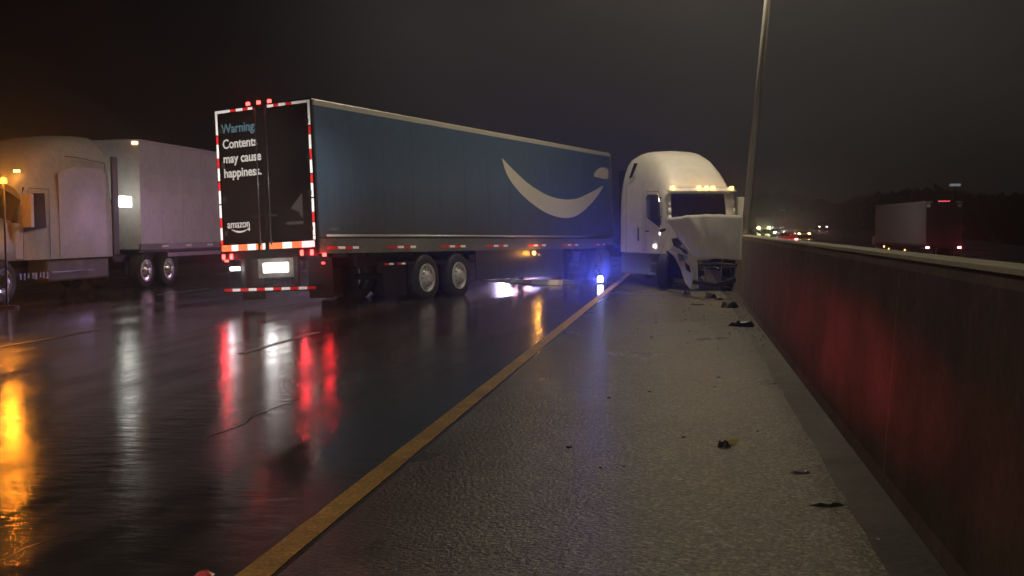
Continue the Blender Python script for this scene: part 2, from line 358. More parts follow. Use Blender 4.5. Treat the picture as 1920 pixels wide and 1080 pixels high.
MB().prism(cr([(14.08, 3.41), (14.3, 3.55), (14.6, 3.66), (15.0, 3.70), (15.27, 3.66), (15.30, 3.52), (15.24, 3.36), (14.9, 3.33), (14.5, 3.36), (14.2, 3.36), (14.08, 3.41)], 4)[:-1], .002, 'x', 0).build('arrow_print', smilem, TR)
def text(s, size, loc, m, parent, xs=1, bold=.012, rot=(pi / 2, 0, 0), name='lettering'):
    c = bpy.data.curves.new(name, 'FONT'); c.body = s; c.size = size; c.offset = bold; c.extrude = .002
    o = bpy.data.objects.new(name, c); COL.objects.link(o); bpy.context.view_layer.update()
    me = bpy.data.meshes.new_from_object(o); bpy.data.objects.remove(o); me.materials.append(m)
    o = bpy.data.objects.new(name, me); COL.objects.link(o); o.parent = parent; o.location = loc; o.rotation_euler = rot; o.scale = (xs, 1, 1)
    return o
# rear
fr = MB(); fr.box((0, 0, 1.10), (-.075, .05, TH)); fr.box((-TW + .075, 0, 1.10), (-TW, .05, TH)); fr.box((-.075, 0, TH - .10), (-TW + .075, .05, TH)); fr.box((-.075, 0, 1.10), (-TW + .075, .05, 1.42))
fr.build('rear_frame', blackp, TR)
for a, b in ((-.085, -TW / 2 + .006), (-TW / 2 - .006, -TW + .085)):
    d = box((a, .012, 1.43), (b, .048, TH - .11)).build('rear_door', blackp, TR, bevel=.004)
    h = MB()
    for z in (1.6, 2.3, 3.0, 3.7):
        xx = a if a > -1 else b
        h.box((xx + .03, -.006, z), (xx - .05 if a > -1 else xx + .12, .010, z + .09))
    h.build('hinges', darkm, d)
for x in (-1.384, -1.111):
    rd = MB().tube((x, -.012, 1.36), (x, -.012, TH - .06), .0135, n=10).build('lock_rod', mat('rod_steel', (.045, .04, .038), .35, .6), TR, smooth=True)
    for z in (1.40, 1.95, 2.6, 3.3, 4.0): box((x - .03, -.022, z), (x + .03, .011, z + .05)).build('rod_bracket', darkm, rd)
for x in (-1.384, -1.111):
    box((x - (.03 if x > -1.2 else .20), -.035, 1.93), (x + (.20 if x > -1.2 else .03), -.024, 1.97)).build('lock_handle', darkm, TR)
text('Warning:', .262, (-2.30, .009, 3.70), printb, TR, .94, .006)
for s_, z in (('Contents', 3.385), ('may cause', 3.085), ('happiness.', 2.79)):
    text(s_, .262, (-2.285, .009, z), printw, TR, .92, .006)
text('amazon', .225, (-2.255, .009, 1.75), printw, TR, .86, .003)
sm = []
for k in range(17):
    t = k / 16; x = -2.15 + .46 * t; z = 1.715 - .055 * sin(pi * t)
    sm.append((x, z, .006 + .014 * sin(pi * min(1, t * 1.1))))
MB().grid([[(x, .008, z - w) for x, z, w in sm], [(x, .008, z + w) for x, z, w in sm]]).build('smile_emblem', printw, TR, solid=.002)
MB().prism([(-1.74, 1.715), (-1.66, 1.745), (-1.67, 1.66)], .002, 'y', .007).build('arrow_emblem', printw, TR)
dim = mat('faint_grey_print', (.028, .025, .024), .5)
MB().prism([(-.60, 2.06), (-.30, 2.36), (-.30, 1.86), (-.36, 1.90), (-.40, 1.98)], .002, 'y', .008).build('decal', dim, TR)
box((-.72, .008, 1.74), (-.30, .010, 1.80)).build('decal', dim, TR)
# conspicuity tape pieces, each of its own
def tape(a, b, m): return box(a, b).build('reflector_tape', m, TR)
def tband(p, q, n, pat, wdt, yb=-.004, gap=.004, vertical=False):
    for i in range(n):
        m_ = {'w': tapew, 'r': taper, 'o': tapeo}[pat[i % len(pat)]]
        t0, t1 = i / n, (i + 1) / n - gap
        if pat[i % len(pat)] == '.': continue
        A = [p[k] + (q[k] - p[k]) * t0 for k in (0, 1)]; B = [p[k] + (q[k] - p[k]) * t1 for k in (0, 1)]
        if vertical: tape((A[0] - wdt / 2, yb, A[1]), (A[0] + wdt / 2, yb + .003, B[1]), m_)
        else: tape((A[0], yb, A[1] - wdt / 2), (B[0], yb + .003, A[1] + wdt / 2), m_)
for x in (-.04, -TW + .04):
    s_ = 1 if x > -1 else -1
    tband((x, 4.165), (x, 3.67), 1, 'w', .055, vertical=True)
    zz = 3.65; seq = [('r', .17), ('w', .29), ('r', .20), ('w', .27), ('.', .02), ('r', .17), ('w', .28), ('.', .02), ('w', .27), ('r', .20), ('w', .26)]
    for c_, h_ in seq:
        if zz - h_ < 1.44: break
        if c_ != '.': tape((x - .0275, -.004, zz - h_ + .008), (x + .0275, -.001, zz), tapew if c_ == 'w' else taper)
        zz -= h_
    tape((x - .0275, -.004, 1.42), (x + .0275, -.001, zz), tapew if x > -1 else taper)
x = -TW + .07
for c_, w_ in (('w', .38), ('r', .16), ('w', .20), ('r', .14), ('w', .14), ('.', .40), ('w', .18), ('r', .13), ('w', .20), ('r', .16), ('w', .42)):
    w_ *= (TW - .14) / 2.51
    if c_ != '.': tape((x, -.004, 4.11), (x + w_ - .008, -.001, 4.165), tapew if c_ == 'w' else taper)
    x += w_
x = -TW + .03
for c_, w_ in (('o', .26), ('w', .18), ('o', .24), ('w', .22), ('o', .06), ('.', .05), ('o', .06), ('w', .07), ('.', .10), ('o', .33), ('w', .24), ('o', .24), ('w', .32)):
    w_ *= (TW - .06) / 2.37
    if c_ != '.': tape((x, -.006, 1.275), (x + w_ - .006, -.002, 1.40), tapew if c_ == 'w' else tapeo)
    x += w_
# underride guard
ug = MB(); ug.box((-.03, .0, .42), (-TW + .03, .09, .52))
for x in (-.55, -TW + .55): ug.box((x - .05, .02, .52), (x + .05, .08, 1.1))
ug = ug.build('underride_guard', darkm, TR)
x = -TW + .05
for i in range(11):
    w_ = (TW - .1) / 11
    box((x, -.006, .445), (x + w_ - .006, -.002, .50)).build('reflector_tape', taper if i % 2 == 0 else tapew, ug); x += w_
# lamps at the back
def rlamp(x, z, w=.075, h=.11, m=redL, y=-.02): return box((x - w / 2, y, z - h / 2), (x + w / 2, .004, z + h / 2)).build('tail_lamp', m, TR, bevel=.012)
for x in (-2.38, -2.17): rlamp(x, 1.16)
for x in (-.36, -.11): rlamp(x, 1.17)
for x in (-1.585, -1.31, -1.034): box((x - .035, .0, TH - .002), (x + .035, .06, TH + .075)).build('marker_lamp', redL, TR, bevel=.012)
box((.0, .17, 1.08), (.035, .27, 1.15)).build('side_marker_lamp', redL, TR, bevel=.01)
box((-.0, .13, .93), (.02, .23, .97)).build('side_marker_lamp', redS, TR, bevel=.006)
box((-TW - .03, .12, 1.06), (-TW, .22, 1.12)).build('side_marker_lamp', redL, TR, bevel=.01)
box((-1.36, -.01, .80), (-.72, .01, 1.00)).build('work_lamp', whtL, TR, bevel=.03)
box((-2.23, -.01, .87), (-1.96, .01, .95)).build('work_lamp', mat('white_lamp_lens_b', (.8, .8, .8), .3, emit=(1, .97, 1), es=5), TR, bevel=.02)
box((-1.5, .015, .70), (-.6, .03, 1.09)).build('lamp_bracket', alu_dull, TR)
# side tape clusters
for a, b in ((.35, 1.431), (2.502, 3.644), (4.741, 5.903), (6.963, 8.13), (9.3, 10.45), (11.55, 12.7), (13.75, 14.85)):
    w_ = (b - a); c_ = a
    for cc, fr_ in (('r', .34), ('w', .22), ('r', .24), ('w', .20)):
        box((.0005, c_, 1.225), (.004, c_ + w_ * fr_ - .008, 1.278)).build('reflector_tape', tapew if cc == 'w' else taper, TR); c_ += w_ * fr_
for a, cc in ((2.43, 'r'), (2.62, 'w'), (2.95, 'r'), (3.10, 'w')):
    box((-.055, a, .865), (-.05, a + .16, .905)).build('reflector_tape', tapew if cc == 'w' else taper, TR)
box((.0, 9.56, .99), (.05, 9.70, 1.09)).build('side_turn_lamp', ambL, TR, bevel=.02)
box((-.02, 9.53, 1.0), (.0, 9.73, 1.14)).build('lamp_bracket', darkm, TR)
# tiny reflective fleet marks on the side
box((-.0045, .46, 1.60), (-.002, .78, 1.65)).build('decal', mat('faint_side_print', (.10, .11, .12), .5), TR)
# running gear
for (yy, zg) in ((4.08, .535), (5.55, .545)):
    wheel(TR, (-.14, yy, zg), .55, .28, .325, 1); wheel(TR, (-.50, yy, zg + .01), .55, .27, .325, 1)
    wheel(TR, (-TW + .16, yy, zg + .105), .53, .27, .30, -1); wheel(TR, (-TW + .50, yy, zg + .10), .53, .27, .30, -1)
    MB().tube((-.2, yy, zg), (-TW + .2, yy, zg + .1), .07).build('axle', darkm, TR)
sl = MB()
for x in (-.72, -TW + .72): sl.box((x - .06, 2.3, .86), (x + .06, 7.2, 1.06)); sl.box((x - .05, 3.4, .55), (x + .05, 3.6, .9)); sl.box((x - .05, 5.0, .55), (x + .05, 5.2, .9))
sl.box((-.055, 2.3, .84), (-.12, 7.0, .93)); sl.build('sliding_bogie', darkm, TR)
for x in (-.35, -TW + .35):
    box((x - .30, 3.25, .18), (x + .30, 3.262, .92)).build('mud_flap', flap, TR)
    box((x - .30, .55, .25), (x + .30, .562, 1.05)).build('mud_flap', flap, TR)
for i in range(4):
    y0 = 6.45 + i * 1.3
    box((-.06, y0 + .006, .40 - i * .012), (-.035, y0 + 1.294, TB + .01)).build('side_skirt_panel', mat('skirt_plastic', (.035, .034, .036), .4), TR)
lg = MB()
for x in (-.45, -TW + .45): lg.box((x - .07, 12.7, .25), (x + .07, 12.84, 1.15)); lg.box((x - .14, 12.62, .22), (x + .14, 12.92, .25))
lg.tube((-.45, 12.77, .9), (-TW + .45, 12.77, .9), .03); lg.build('landing_gear', darkm, TR)
# light thrown by the brightest lamps
plane_lamp('tail_glow', TR, (-2.28, -.12, 1.15), 9, (1, .03, .05))
plane_lamp('tail_glow', TR, (-.22, -.12, 1.15), 10, (1, .03, .05))
plane_lamp('tail_glow', TR, (.14, .20, 1.1), 5, (1, .02, .03))
plane_lamp('turn_glow', TR, (.16, 9.63, 1.04), 9, (1, .42, .05))
plane_lamp('top_glow', TR, (-1.3, -.08, 4.32), 2, (1, .03, .03))
plane_lamp('work_glow', TR, (-1.04, -.14, .9), 4, (.96, .93, 1), .08)
plane_lamp('work_glow', TR, (-2.1, -.14, .9), 3, (.96, .93, 1), .05)

# ================================================================ cab builder
def cab_shell(parent, m, L, roof, W=1.10, base=.9, left=1.0):
    """roof: list of (s, z, half width factor). lofted shell from s=0 to s=L"""
    rows = []
    for s_, H, wf in roof:
        w = W * wf; R = .42
        ring = []
        for j in range(15):
            a = pi * j / 14; 
            ca, sa = cos(a), sin(a)
            e = 2 / 5.0
            x = w * (abs(ca) ** e) * (1 if ca >= 0 else -1)
            z = (H - 1.9) * (abs(sa) ** (2 / 3.0)) + 1.9
            x *= 1 - .07 * max(0, (z - 2.2)) / 1.6
            ring.append((x, s_, z))
        ring = [(w, s_, base), (w, s_, 1.4)] + ring + [(-w * left, s_, 1.4), (-w * left, s_, base)]
        rows.append(ring)
    b = MB().grid(rows, closed=True)
    n = len(rows[0]); k = len(rows)
    b.f.append(tuple(range(n))); b.f.append(tuple((k - 1) * n + i for i in range(n)))
    o = b.build('cab_body', m, parent, smooth=True)
    md = o.modifiers.new('e', 'EDGE_SPLIT'); md.split_angle = radians(42)
    return o

# ---- crashed tractor, nose against the barrier
AZ = radians(24); fv = Vector((sin(AZ), -cos(AZ), 0)); rv = Vector((-cos(AZ), -sin(AZ), 0))
Apil = Vector((-.47, 29.2, 0)); LC = 2.85
O = Apil - .95 * rv - LC * fv
TC = empty('semi_tractor', O, pi + AZ, 'crashed white tractor unit with popped hood and lit amber roof markers against the barrier', 'truck')
TCi = Matrix.LocRotScale(O, Matrix.Rotation(pi + AZ, 3, 'Z'), None).inverted()
def loc(p): return tuple(TCi @ Vector(p))
roof = [(-.40, 3.60, .97), (-.28, 3.70, 1.0), (0, 3.75, 1), (.5, 3.78, 1), (1.0, 3.77, 1), (1.5, 3.68, 1), (1.9, 3.53, 1), (2.25, 3.30, .99), (2.5, 3.08, .98), (2.68, 2.88, .965), (2.78, 2.74, .945), (2.84, 2.66, .92)]
body = cab_shell(TC, whitep, LC, roof, 1.06, .92, .85)
# windscreen: curved dark glass with white frame
def ws_pt(u, v):   # u -1..1, v 0 bottom..1 top
    x = .93 * u * (1 - .03 * v); y = 3.14 - .13 * v - .15 * u * u; z = 1.74 + .78 * v; return (x, y, z)
MB().grid([[ws_pt(-1 + 2 * i / 12, j / 5) for i in range(13)] for j in range(6)]).build('windscreen', glass, TC, smooth=True, solid=.01)
fr = MB()
for u in (-1, 1): fr.path([ws_pt(u * 1.0, j / 4) for j in range(5)], .045)
fr.path([ws_pt(-1 + 2 * i / 10, 1.03) for i in range(11)], .04); fr.path([ws_pt(-1 + 2 * i / 10, -.03) for i in range(11)], .05)
fr.build('windscreen_frame', whitep, TC, smooth=True)
MB().grid([[tuple(Vector(ws_pt(-1 + .30 * i / 3, j / 4)) + Vector((0, .02, 0))) for i in range(4)] for j in range(5)]).build('window_pillar', whitep, TC, smooth=True, solid=.02)
MB().box((.98, 2.92, .30), (.60, 3.75, .95)).box((.55, 2.88, .3), (.60, 4.1, 1.3)).box((.60, 2.90, .95), (1.0, 3.9, 1.02)).build('wheel_arch', blackp, TC)
MB().grid([[ (1.0 * (-1 + 2 * i / 12), 3.20 - .22 * (-1 + 2 * i / 12) ** 2 - .10 * j, 2.54 + .07 * j + .02 * (j == 0)) for i in range(13)] for j in range(3)]).build('sun_visor', whitep, TC, smooth=True, solid=.02)
for u in (-.86, -.14, 0.06, .22, .86):
    x = -u * .95 if True else 0
for x in (.84, .16, -.05, -.24, -.86):
    y = 3.06 - .24 * x * x
    box((x - .045, y, 2.62), (x + .045, y + .09, 2.70)).build('marker_lamp', ambL, TC, bevel=.015)
    plane_lamp('marker_glow', TC, (x, y + .16, 2.70), .9, (1, .5, .12), .02)
MB().tube((0, 2.97, 1.78), (.5, 2.99, 2.05), .012).build('wiper', darkm, TC)
cw = box((-.80, 2.84, .95), (.98, 3.02, 1.72)).build('cowl', whited, TC, bevel=.05)
# door side (its right side)
XR = 1.067
win = [(1.72, 1.90), (2.62, 1.62), (2.70, 1.75), (2.62, 2.30), (2.50, 2.50), (1.80, 2.52), (1.70, 2.44)]
MB().prism(win, .012, 'x', XR + .002).build('side_window', glass, TC)
dr = MB()
def line(b, pts, w=.012, x=XR):
    for (y0, z0), (y1, z1) in zip(pts, pts[1:]):
        d = Vector((y1 - y0, z1 - z0)).normalized(); n_ = Vector((-d.y, d.x)) * w / 2
        b.prism([(y0 + n_.x, z0 + n_.y), (y1 + n_.x, z1 + n_.y), (y1 - n_.x, z1 - n_.y), (y0 - n_.x, z0 - n_.y)], .004, 'x', x)
line(dr, [(1.60, .95), (1.60, 2.40), (1.72, 2.60), (2.55, 2.58), (2.76, 2.2), (2.78, .95)])
line(dr, [(.15, .95), (.15, 2.0), (.15, 2.9)]); line(dr, [(1.45, .95), (1.45, 2.9)], .008)
dr.build('door_seam', darkm, TC)
box((XR, 1.68, 1.50), (XR + .03, 1.86, 1.54)).build('door_handle', darkm, TC)
box((XR, 1.05, 1.25), (XR + .012, 1.13, 1.62)).build('vent_slot', darkm, TC)
MB().prism([(.22, 3.02), (.42, 3.05), (.86, 3.42), (.62, 3.44)], .02, 'x', XR - .075).build('sleeper_window', glass, TC)
box((XR, 2.2, 1.08), (XR + .02, 2.36, 1.16)).build('side_marker_lamp', wht2, TC)
box((XR, 2.62, 1.42), (XR + .02, 2.72, 1.50)).build('side_marker_lamp', wht2, TC)
mr_ = MB(); mr_.box((1.22, 2.78, 1.85), (1.44, 2.90, 2.48)); mr_.tube((1.05, 2.7, 2.4), (1.3, 2.82, 2.4), .015); mr_.tube((1.05, 2.7, 1.9), (1.3, 2.82, 1.9), .015)
mr_.build('side_mirror', darkm, TC, bevel=.03)
ml = MB(); ml.box((-1.30, 2.80, 1.80), (-1.06, 2.92, 2.42)); ml.tube((-1.0, 2.7, 2.3), (-1.2, 2.85, 2.3), .015); ml.build('side_mirror', whitep, TC, bevel=.04)
# lower fairing, steps, tank
box((.75, -.35, .32), (1.04, 1.9, .90)).build('side_fairing', mat('shaded_grimy_fairing', (.13, .115, .12), .5, grain=.3), TC, bevel=.04)  # white panel under grime, its shade put into the dark colour
st = MB(); st.box((.72, 1.92, .34), (1.06, 2.35, .40)); st.box((.76, 1.92, .62), (1.06, 2.35, .68)); st.box((.70, 1.9, .3), (.76, 2.4, .92)); st.build('cab_step', alu_dull, TC)
ch = MB(); ch.box((-.45, -4.3, .72), (-.36, 3.9, 1.0)); ch.box((.36, -4.3, .72), (.45, 3.9, 1.0)); ch.box((-.6, -3.2, 1.0), (.6, -2.2, 1.1)); ch.build('chassis_frame', darkm, TC)
rdm = MB()
for i in range(9): rdm.box((-.55, 4.24, .58 + i * .09), (.6, 4.28, .62 + i * .09))
rdm.box((-.62, 4.2, .5), (-.55, 4.3, 1.4)); rdm.box((.6, 4.2, .5), (.67, 4.3, 1.4)); rdm.build('radiator', alu_dull, TC)
fp = MB(); fp.box((-.9, -.85, .95), (.9, -.43, 3.3)); fp.build('back_panel', darkm, TC)
for yy in (-2.0, -3.3):
    for x, s_ in ((1.05, 1), (-1.05, -1)): wheel(TC, (x, yy, .5), .5, .28, .29, s_, rm=mat('dark_rim', (.06, .055, .055), .5))  # dark rim colour keeps the drive wheels inconspicuous
wheel(TC, (1.06, 3.0, .47), .46, .24, .25, 1, ang=radians(-40), rm=alu_dull)
wheel(TC, (-.70, 3.25, .50), .50, .26, .29, -1)
# crushed engine bay
en = MB()
en.box((-.42, 2.9, .75), (.42, 4.3, 1.45)); en.box((-.6, 4.0, .55), (.62, 4.22, 1.3)); en.tube((-.3, 3.4, 1.5), (.5, 4.3, 1.3), .07); en.tube((.55, 3.0, 1.2), (.62, 4.2, .7), .05)
en.tube((.3, 4.35, 1.1), (-.5, 4.30, .6), .06); en.tube((.7, 3.6, .9), (.2, 4.4, .55), .04); en.box((.5, 3.7, .35), (.95, 3.9, .55)); en.build('engine', mat('oily_engine', (.018, .017, .016), .35, .4, grain=.6, gscale=10), TC)
pl_ = MB(); pl_.path([(.82, 3.9, .9), (.6, 4.4, .6), (.75, 4.8, .25), (.2, 5.0, .12)], .02); pl_.path([(.1, 4.4, .9), (.3, 4.7, .4), (-.1, 4.9, .2)], .018); pl_.path([(.95, 3.6, .8), (1.0, 4.2, .45), (.7, 4.5, .3)], .03); pl_.build('hanging_hose', rubber, TC)
def wpanel(name, m, pts, parent=TC, thick=.03, bev=0, **k):
    b = MB(); b.add([loc(p) for p in pts], [tuple(range(len(pts)))]); return b.build(name, m, parent, solid=thick, bevel=bev, **k)
# hood: popped forward, fluted and creased
c00, c10, c01, c11 = Vector((-.46, 27.0, 1.83)), Vector((1.18, 23.3, 1.90)), Vector((.25, 25.4, .86)), Vector((1.15, 23.2, .93))
rows = []
nj, ni = 14, 26
for j in range(nj + 1):
    v = j / nj; r = []
    for i in range(ni + 1):
        u = i / ni
        p = (c00 * (1 - u) + c10 * u) * (1 - v) + (c01 * (1 - u) + c11 * u) * v
        bul = .24 * sin(pi * min(1, u * 1.02)) ** .8 * (.35 + .65 * sin(pi * min(1, v * .8 + .12))) + .045 * math.exp(-((u - .34 - .12 * v) / .07) ** 2)
        p = p + Vector((-.25, -1, .25)).normalized() * bul * .8
        p.z += .03 * sin(pi * u) * (1 - v) ** 3 - .05 * u * (1 - v)
        p += Vector((noise.noise(p * 3), noise.noise(p * 3 + Vector((5, 0, 0))), noise.noise(p * 2.2 + Vector((0, 9, 0))))) * .022
        if p.x > 1.18: p.x = 1.18
        r.append(loc(p))
    rows.append(r)
MB().grid(rows).build('hood', whitep, TC, smooth=True, solid=.02)
# torn wing panel between door and hood
wing = [(-.55, 28.55, 1.88), (-.33, 27.9, 1.86), (.02, 26.6, 1.45), (.26, 25.6, .90), (.29, 25.6, .22), (.14, 25.95, .16), (.02, 26.3, .30), (-.10, 26.8, .62), (-.26, 27.4, .90), (-.50, 27.9, 1.08), (-.66, 28.4, 1.12)]
cen = Vector((0, 0, 0))
wpanel('wing_panel', whited, wing, thick=.03)
for pts in ([(-.36, 27.6, 1.72), (-.26, 27.4, 1.70), (-.05, 26.75, 1.36), (-.10, 26.85, 1.36)],
            [(-.30, 27.2, 1.34), (-.16, 26.95, 1.36), (-.05, 26.6, 1.22), (-.10, 26.7, 1.16), (.05, 26.3, 1.08), (.10, 26.1, .98), (.03, 26.25, .98), (-.08, 26.7, 1.08), (-.24, 27.1, 1.16)],
            [(-.16, 26.95, 1.0), (-.05, 26.55, .96), (.0, 26.4, .82), (-.10, 26.8, .80)],
            [(-.62, 28.3, 1.56), (-.48, 28.0, 1.60), (-.46, 27.96, 1.53), (-.60, 28.26, 1.49)], [(-.42, 27.75, 1.80), (-.20, 27.25, 1.60), (-.16, 27.2, 1.56), (-.38, 27.7, 1.73)], [(.02, 26.2, .80), (.12, 26.0, .72), (.16, 25.9, .56), (.06, 26.1, .62)]):
    wpanel('torn_gap', blackp, [(x - .03, y - .08, z) for x, y, z in pts], thick=.012)
bp = MB(); bp.path([loc(p) for p in ((.2, 25.7, .35), (.7, 25.2, .30), (1.1, 24.9, .45))], .05); bp.path([loc(p) for p in ((.3, 25.6, .75), (.75, 25.0, .8), (1.1, 24.3, .78))], .03)
bp.build('bumper_bar', darkm, TC)
box((.55, 4.3, .40), (.80, 4.36, .52)).build('headlamp', wht2 if False else glass, TC)

# ================================================================ left: white tractor and trailer passing
def tractor(loc_, rz, label, L=2.7):
    T = empty('semi_tractor', loc_, rz, label, 'truck')
    roof = [(0, 4.0, .98), (.15, 4.07, 1), (.7, 4.06, 1), (1.4, 3.98, 1), (2.0, 3.86, 1), (2.5, 3.70, 1), (2.95, 3.48, .99), (3.3, 3.20, .98), (3.6, 2.92, .96), (3.8, 2.72, .93)]
    cab_shell(T, whited, 3.8, roof, 1.2, .95)
    def wp(u, v): return (1.08 * u * (1 - .03 * v), 4.30 - .45 * v - .22 * u * u, 1.80 + .82 * v)
    MB().grid([[wp(-1 + 2 * i / 10, j / 4) for i in range(11)] for j in range(5)]).build('windscreen', glass, T, smooth=True, solid=.01)
    box((-1.12, 3.78, .95), (1.12, 4.15, 1.80)).build('cowl', whited, T, bevel=.04)
    for sgn in (1, -1):
        X = 1.207 * sgn
        P = [(3.05, 1.70), (3.95, 1.60), (3.85, 2.1), (3.62, 2.48), (3.10, 2.50)]
        MB().prism(P, .012 * sgn, 'x', X).build('side_window', glass, T)
        b = MB(); line(b, [(2.9, 1.0), (2.9, 2.6), (3.7, 2.6), (3.9, 2.2), (3.98, 1.0)], .014, X); line(b, [(.35, 1.0), (.35, 3.35), (1.6, 3.42), (2.2, 3.42)], .02, X); b.build('door_seam', darkm, T)
        box((X, -.30, 1.0), (X - .05 * sgn, -.02, 3.55)).build('side_extender', mat('grey_purple_plastic', (.10, .085, .09), .5), T)
        MB().prism([(.35, 1.0), (2.5, 1.0), (2.5, 3.0), (1.9, 3.18), (.6, 3.2), (.35, 3.1)], .012 * sgn, 'x', X - .004 * sgn).build('sleeper_panel', whited, T)
        box((X * .97, .2, .40), (X * .55, 3.0, .93)).build('fuel_tank_fairing', mat('grey_fairing', (.12, .11, .10), .45, grain=.3), T, bevel=.05)
        mm = MB(); mm.box((X + .12 * sgn, 4.05, 1.7), (X + .34 * sgn, 4.17, 2.45)); mm.tube((X, 3.9, 2.3), (X + .2 * sgn, 4.1, 2.3), .02); mm.tube((X, 3.9, 1.8), (X + .2 * sgn, 4.1, 1.8), .02); mm.build('side_mirror', whited, T, bevel=.03)
        for yy in (-1.75, -3.1): wheel(T, (X - .16 * sgn, yy, .5), .5, .30, .31, sgn, rm=mat('bright_alloy', (.75, .74, .74), .25, .5))
        wheel(T, (X - .14 * sgn, 4.75, .5), .5, .28, .29, sgn, rm=chrome)
    # hood
    rows = []
    for s_, H, w in ((4.12, 1.95, 1.1), (4.6, 1.85, 1.1), (5.2, 1.72, 1.08), (5.7, 1.55, 1.02), (5.95, 1.25, .95), (6.0, .6, .93)):
        rows.append([(w, s_, .95 if s_ < 5.5 else .5), (w, s_, min(H, 1.25)), (w * .93, s_, H - .12 if H > 1 else .65), (w * .5, s_, H), (-w * .5, s_, H), (-w * .93, s_, H - .12 if H > 1 else .65), (-w, s_, min(H, 1.25)), (-w, s_, .95 if s_ < 5.5 else .5)])
    MB().grid(rows).build('hood', whited, T, smooth=True, solid=.03)
    box((-1.15, 5.7, .35), (1.15, 6.05, .72)).build('bumper', chrome, T, bevel=.05)
    gm = MB()
    for i in range(7): gm.box((-.5, 5.98, .78 + i * .07), (.5, 6.03, .81 + i * .07))
    gm.build('grille', chrome, T)
    for sgn in (1, -1): box((.62 * sgn, 5.9, .85), (.9 * sgn, 6.02, 1.05)).build('headlamp', ambL, T)
    for x in (-.9, -.2, 0, .2, .9): box((x - .05, 3.62, 2.96), (x + .05, 3.72, 3.02)).build('marker_lamp', ambL, T)
    c = MB(); c.box((-.45, -4.3, .75), (-.36, 5.6, 1.0)); c.box((.36, -4.3, .75), (.45, 5.6, 1.0)); c.box((-.6, -3.0, 1.0), (.6, -2.0, 1.08)); c.build('chassis_frame', darkm, T)
    cc = MB()
    for i in range(3): cc.path([(-.5 + .3 * i, 0, 2.0), (-.5 + .3 * i, -.7, 1.3), (-.5 + .3 * i, -1.6, 1.9)], .025)
    cc.build('air_hose', rubber, T)
    return T
XL = -14.8
LT = tractor((XL - 1.22, 26.75, 0), pi, 'pale white sleeper tractor with bright rear work lamp at the left edge')
# its work lamp on the back of the cab, near side
box((-1.235, -.98, 2.24), (-1.17, -.36, 2.54)).build('work_lamp', mat('work_lamp_lens', (.8, .8, .8), .3, emit=(1, 1, .92), es=8), LT, bevel=.03)
box((-1.17, -.9, 2.3), (-1.13, .0, 2.45)).build('lamp_bracket', darkm, LT)
plane_lamp('work_glow', LT, (-1.0, -.70, 2.45), 14, (1, .98, .88), .3)
cb = MB(); 
for i, x in enumerate((3.05, 3.2, 3.33, 3.5, 3.62, 3.8, 3.95, 4.1)): cb.box((-1.23, x, .50 + .02 * (i % 3)), (-1.205, x + .07, .66))
cb.build('chrome_trim', chrome, LT)
gl = box((-1.23, 1.1, .62), (-1.20, 2.9, .66)).build('chrome_strip', chrome, LT)

def plain_trailer(loc_, rz, L, W_, H, label, side, tape_=True, z0=0, lights=False, name='semi_trailer', rearm=None):
    T = empty(name, loc_, rz, label, 'trailer')
    n = max(1, int(L / 1.22)); w = L / n
    for sx in (0, -W_):
        s = 1 if sx == 0 else -1
        p = box((sx, .003, 1.25), (sx - s * .03, w - .003, H - .12)).build('side_panel', side, T)
        for i in range(1, n): dupe(p, (0, i * w, 0))
        box((sx + s * .006, 0, H - .12), (sx - s * .06, L, H)).build('top_rail', railm, T)
        box((sx + s * .006, 0, 1.08), (sx - s * .06, L, 1.25)).build('bottom_rail', alu_dull, T)
        if tape_:
            for k in range(int(L / 1.5)):
                box((sx + s * .008, .4 + k * 1.5, 1.14), (sx + s * .012, .4 + k * 1.5 + .4, 1.20)).build('reflector_tape', tapew, T)
    box((-.06, .02, H - .02), (-W_ + .06, L, H - .005)).build('roof', side, T)
    box((-.03, L - .03, 1.1), (-W_ + .03, L, H - .02)).build('front_wall', side, T)
    for a, b in ((-.04, -W_ / 2 + .01), (-W_ / 2 - .01, -W_ + .04)): box((a, .0, 1.2), (b, .04, H - .12)).build('rear_door', rearm or side, T)
    box((0, -.02, 1.0), (-W_, .0, 1.2)).build('rear_sill', darkm, T); box((0.0, -.02, H - .12), (-W_, .0, H)).build('header', darkm, T)
    box((-.06, .05, 1.0), (-W_ + .06, L, 1.1)).build('floor_deck', darkm, T)
    for yy in (2.6, 3.9):
        wheel(T, (-.16, yy, .5), .5, .28, .29, 1, rm=chrome); wheel(T, (-W_ + .16, yy, .5), .5, .28, .29, -1, rm=chrome)
    ug = MB().box((-.05, 0, .5), (-W_ + .05, .08, .6)); ug.box((-.5, .02, .6), (-.6, .07, 1.0)); ug.box((-W_ + .5, .02, .6), (-W_ + .6, .07, 1.0)); ug.build('underride_guard', darkm, T)
    g_ = MB()
    for x in (-.45, -W_ + .45): g_.box((x - .07, L - 2.9, .3), (x + .07, L - 2.76, 1.1))
    g_.build('landing_gear', darkm, T)
    return T
# trailer behind it: nose faces us, so its rear is far away (rotated half a turn)
LTR = plain_trailer((XL - 2.5, 28.2 + 15.5, 0), pi, 15.5, 2.5, 4.12, 'plain white box trailer coupled behind the pale tractor at left', whited)
box((-2.47, 15.5, 3.98), (-2.30, 15.53, 4.06)).build('marker_lamp', mat('amber_small', (.8, .4, .1), .3, emit=(1, .6, .35), es=4), LTR)
rr = box((-2.512, 0.2, .86), (-2.49, 14, .98)).build('side_guard_rail', alu_dull, LTR)

